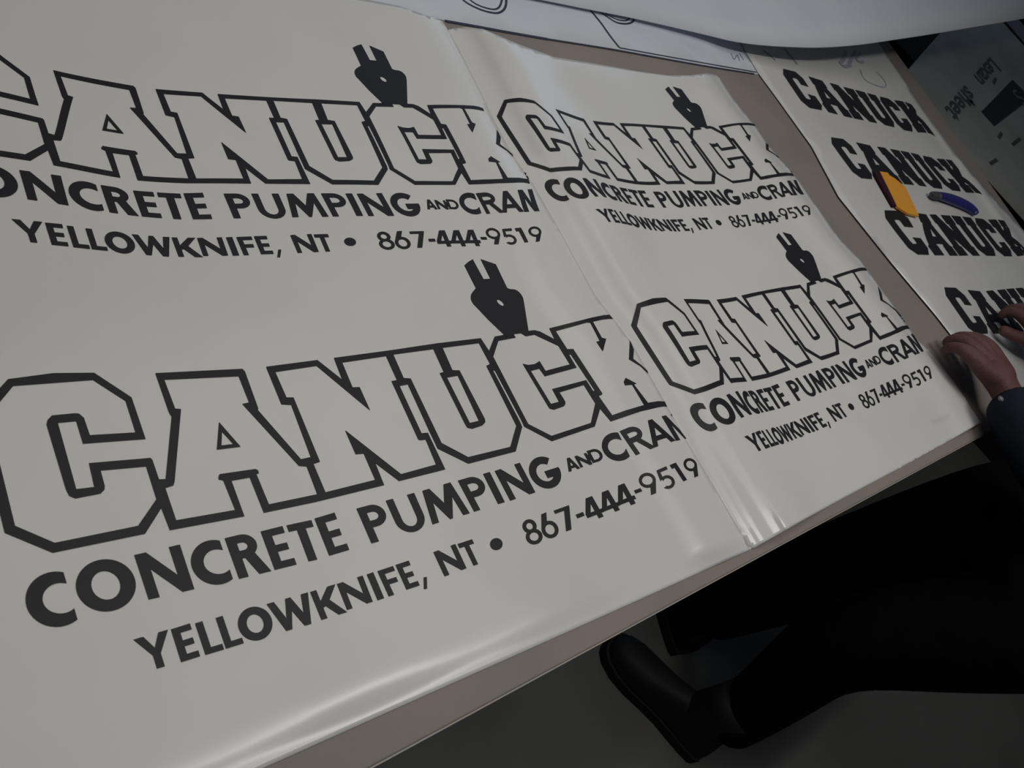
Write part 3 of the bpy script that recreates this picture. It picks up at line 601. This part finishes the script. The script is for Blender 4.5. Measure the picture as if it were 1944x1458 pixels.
# trousers
TR=[(1.44,-.30,.02,.14,.11),(1.36,-.34,-.08,.11),(1.345,-.27,-.42,.088),(1.34,-.33,-.62,.072),(1.34,-.375,-.80,.060),(1.53,-.21,-.08,.14),(1.50,-.165,-.42,.095),(1.475,-.155,-.62,.085),(1.455,-.155,-.82,.070)]
skin('trousers',TR,[(0,1),(1,2),(2,3),(3,4),(0,5),(5,6),(6,7),(7,8)],BLACK,pe)
# jacket with sleeves
JK=[(1.45,-.28,-.20,.17,.15),(1.46,-.29,.06,.165,.14),(1.47,-.26,.28,.17,.13),(1.49,-.19,.44,.13,.10),(1.50,-.14,.50,.07),
 (1.34,-.20,.45,.075),(1.27,-.24,.28,.062),(1.305,-.15,.08,.060),(1.368,-.040,.060,.048),(1.383,.004,.056,.041),
 (1.64,-.18,.45,.075),(1.74,-.20,.28,.062),(1.70,-.09,.13,.052),(1.66,-.01,.066,.044),(1.65,.01,.056,.041)]
skin('jacket',JK,[(0,1),(1,2),(2,3),(3,4),(3,5),(5,6),(6,7),(7,8),(8,9),(3,10),(10,11),(11,12),(12,13),(13,14)],NAVY,pe)
# body: head, neck, forearms and hands in one skinned surface
def hand(w,sx):
    """w wrist; sx=+1: thumb towards +x. returns nodes, edges (index 0 = wrist)"""
    x,y,z=w; N=[(x,y,z,.027,.021),(x,y+.020,z+.001,.031,.018)]; E=[(0,1)]
    fx=[-.040,-.014,.013,.039]; ln=[.72,.92,1.0,.90]
    for k in range(4):
        b=len(N); dx=fx[k]*sx; l=ln[k]; dy=-.010*(k==0)-.003*(k==3)
        N+=[(x+dx*.84,y+.044+dy*.5,z+.003,.0185,.017),(x+dx,y+.070+dy,z+.004,.0160,.0150),(x+dx*1.02,y+.090+.006*l+dy,z-.004,.0115),(x+dx*1.0,y+.098+.010*l+dy,z-.020,.0100),(x+dx*.97,y+.090+.012*l+dy,z-.036,.0085)]
        E+=[(1,b),(b,b+1),(b+1,b+2),(b+2,b+3),(b+3,b+4)]
    b=len(N); N+=[(x+.034*sx,y+.022,z-.006,.0155),(x+.060*sx,y+.050,z-.020,.0120),(x+.078*sx,y+.080,z-.033,.0098)]
    E+=[(1,b),(b,b+1),(b+1,b+2)]
    return N,E
BN=[(1.49,-.17,.46,.06),(1.505,-.12,.56,.052),(1.51,-.095,.63,.07),(1.515,-.07,.70,.088,.10),(1.515,-.075,.77,.07)]
BE=chain((0,4))
for w,sx,elb in (((1.388,.008,.055),1,(1.31,-.14,.08)),((1.70,.03,.055),-1,(1.70,-.09,.13))):
    k=len(BN); sh=(1.36 if sx>0 else 1.62,-.19,.44,.04); BN+=[sh,((1.28 if sx>0 else 1.73),-.23,.28,.036),(*elb,.032)]
    BE+=[(0,k),(k,k+1),(k+1,k+2)]
    N,E=hand(w,sx); m0=len(BN); BN+=N; BE+=[(k+2,m0)]+[(a+m0,b+m0) for a,b in E]
body=skin('body',BN,BE,SKIN,pe)
# face details and hair
def blob(name,c,r,m,par,seg=16,cut=-2):
    V=[];Fc=[]
    for i in range(seg+1):
        th=math.pi*i/seg
        for k in range(seg): ph=2*math.pi*k/seg; V.append((c[0]+r[0]*math.sin(th)*math.cos(ph),c[1]+r[1]*math.sin(th)*math.sin(ph),c[2]+r[2]*math.cos(th)))
    for i in range(seg):
        if math.cos(math.pi*(i+.5)/seg)<cut: continue
        for k in range(seg): Fc.append((i*seg+k,i*seg+(k+1)%seg,(i+1)*seg+(k+1)%seg,(i+1)*seg+k))
    return mk(name,V,Fc,m,par,smooth=True)
blob('hair',(1.515,-.092,.745),(.098,.105,.098),HAIR,pe,cut=-.15)
for s in (-1,1): blob('ear',(1.515+s*.088,-.075,.695),(.012,.022,.032),SKIN,pe,10)
blob('nose',(1.512,.028,.690),(.015,.022,.024),SKIN,pe,10)
for s in (-1,1): blob('eye',(1.512+s*.030,.012,.712),(.012,.009,.008),BTN,pe,10)
# boots
def boot(toe,heel,parent):
    t=np.array(toe,float);h=np.array(heel,float); d=(t-h); Ln=np.linalg.norm(d); d/=Ln; s=np.array([-d[1],d[0],0])
    prof=[(0,.032,.055),(.03,.038,.085),(.12,.040,.105),(.25,.040,.11),(.38,.039,.102),(.52,.043,.080),(.68,.050,.062),(.82,.050,.054),(.93,.040,.046),(.985,.024,.036),(1,.010,.028)]
    V=[];Fc=[];n=16
    for u,wd,ht in prof:
        c=h+d*Ln*u
        for k in range(n):
            a=math.pi*k/(n-1); z=.02+(ht-.0)*abs(math.sin(a))**.8; x=wd*math.copysign(abs(math.cos(a))**.75,math.cos(a)); p=c+s*x; V.append((p[0],p[1],-.9+z))
    for i in range(len(prof)-1):
        for k in range(n-1): Fc.append((i*n+k,(i+1)*n+k,(i+1)*n+k+1,i*n+k+1))
    Fc+= [tuple(range(n)),tuple(range((len(prof)-1)*n,len(prof)*n))[::-1]]
    # shaft
    b0=len(V)
    for z,rx,ry in ((.06,.042,.055),(.12,.044,.056),(.17,.048,.056),(.22,.052,.058)):
        c=h+d*Ln*.24
        for k in range(n): a=2*math.pi*k/n; p=c+s*rx*math.cos(a)+d*ry*math.sin(a); V.append((p[0],p[1],-.9+z))
    for i in range(3):
        for k in range(n): Fc.append((b0+i*n+k,b0+i*n+(k+1)%n,b0+(i+1)*n+(k+1)%n,b0+(i+1)*n+k))
    Fc.append(tuple(range(b0+3*n,b0+4*n)))
    o=mk('boot',V,Fc,LEATHER,parent,smooth=True)
    V=[];Fc=[];o2=[]
    for u,wd,ht in prof: o2.append((u,wd+.004))
    ring=[h+d*Ln*(u*1.03-.015)+s*w_ for u,w_ in o2]+[h+d*Ln*(u*1.03-.015)-s*w_ for u,w_ in o2[::-1]]
    m=len(ring); V=[(p[0],p[1],-.8995) for p in ring]+[(p[0],p[1],-.872) for p in ring]
    z=mk('sole',V,[tuple(range(m)),tuple(range(m,2*m))[::-1]]+[(i,i+m,(i+1)%m+m,(i+1)%m) for i in range(m)],SOLE,parent); z.parent=o; return o
boot((1.235,-.115,0),(1.345,-.405,0),pe)
boot((1.51,.07,0),(1.44,-.215,0),pe)
blob('cuff_button',onz((1900,757),.095),(.0045,.0045,.003),BTN,pe,10)
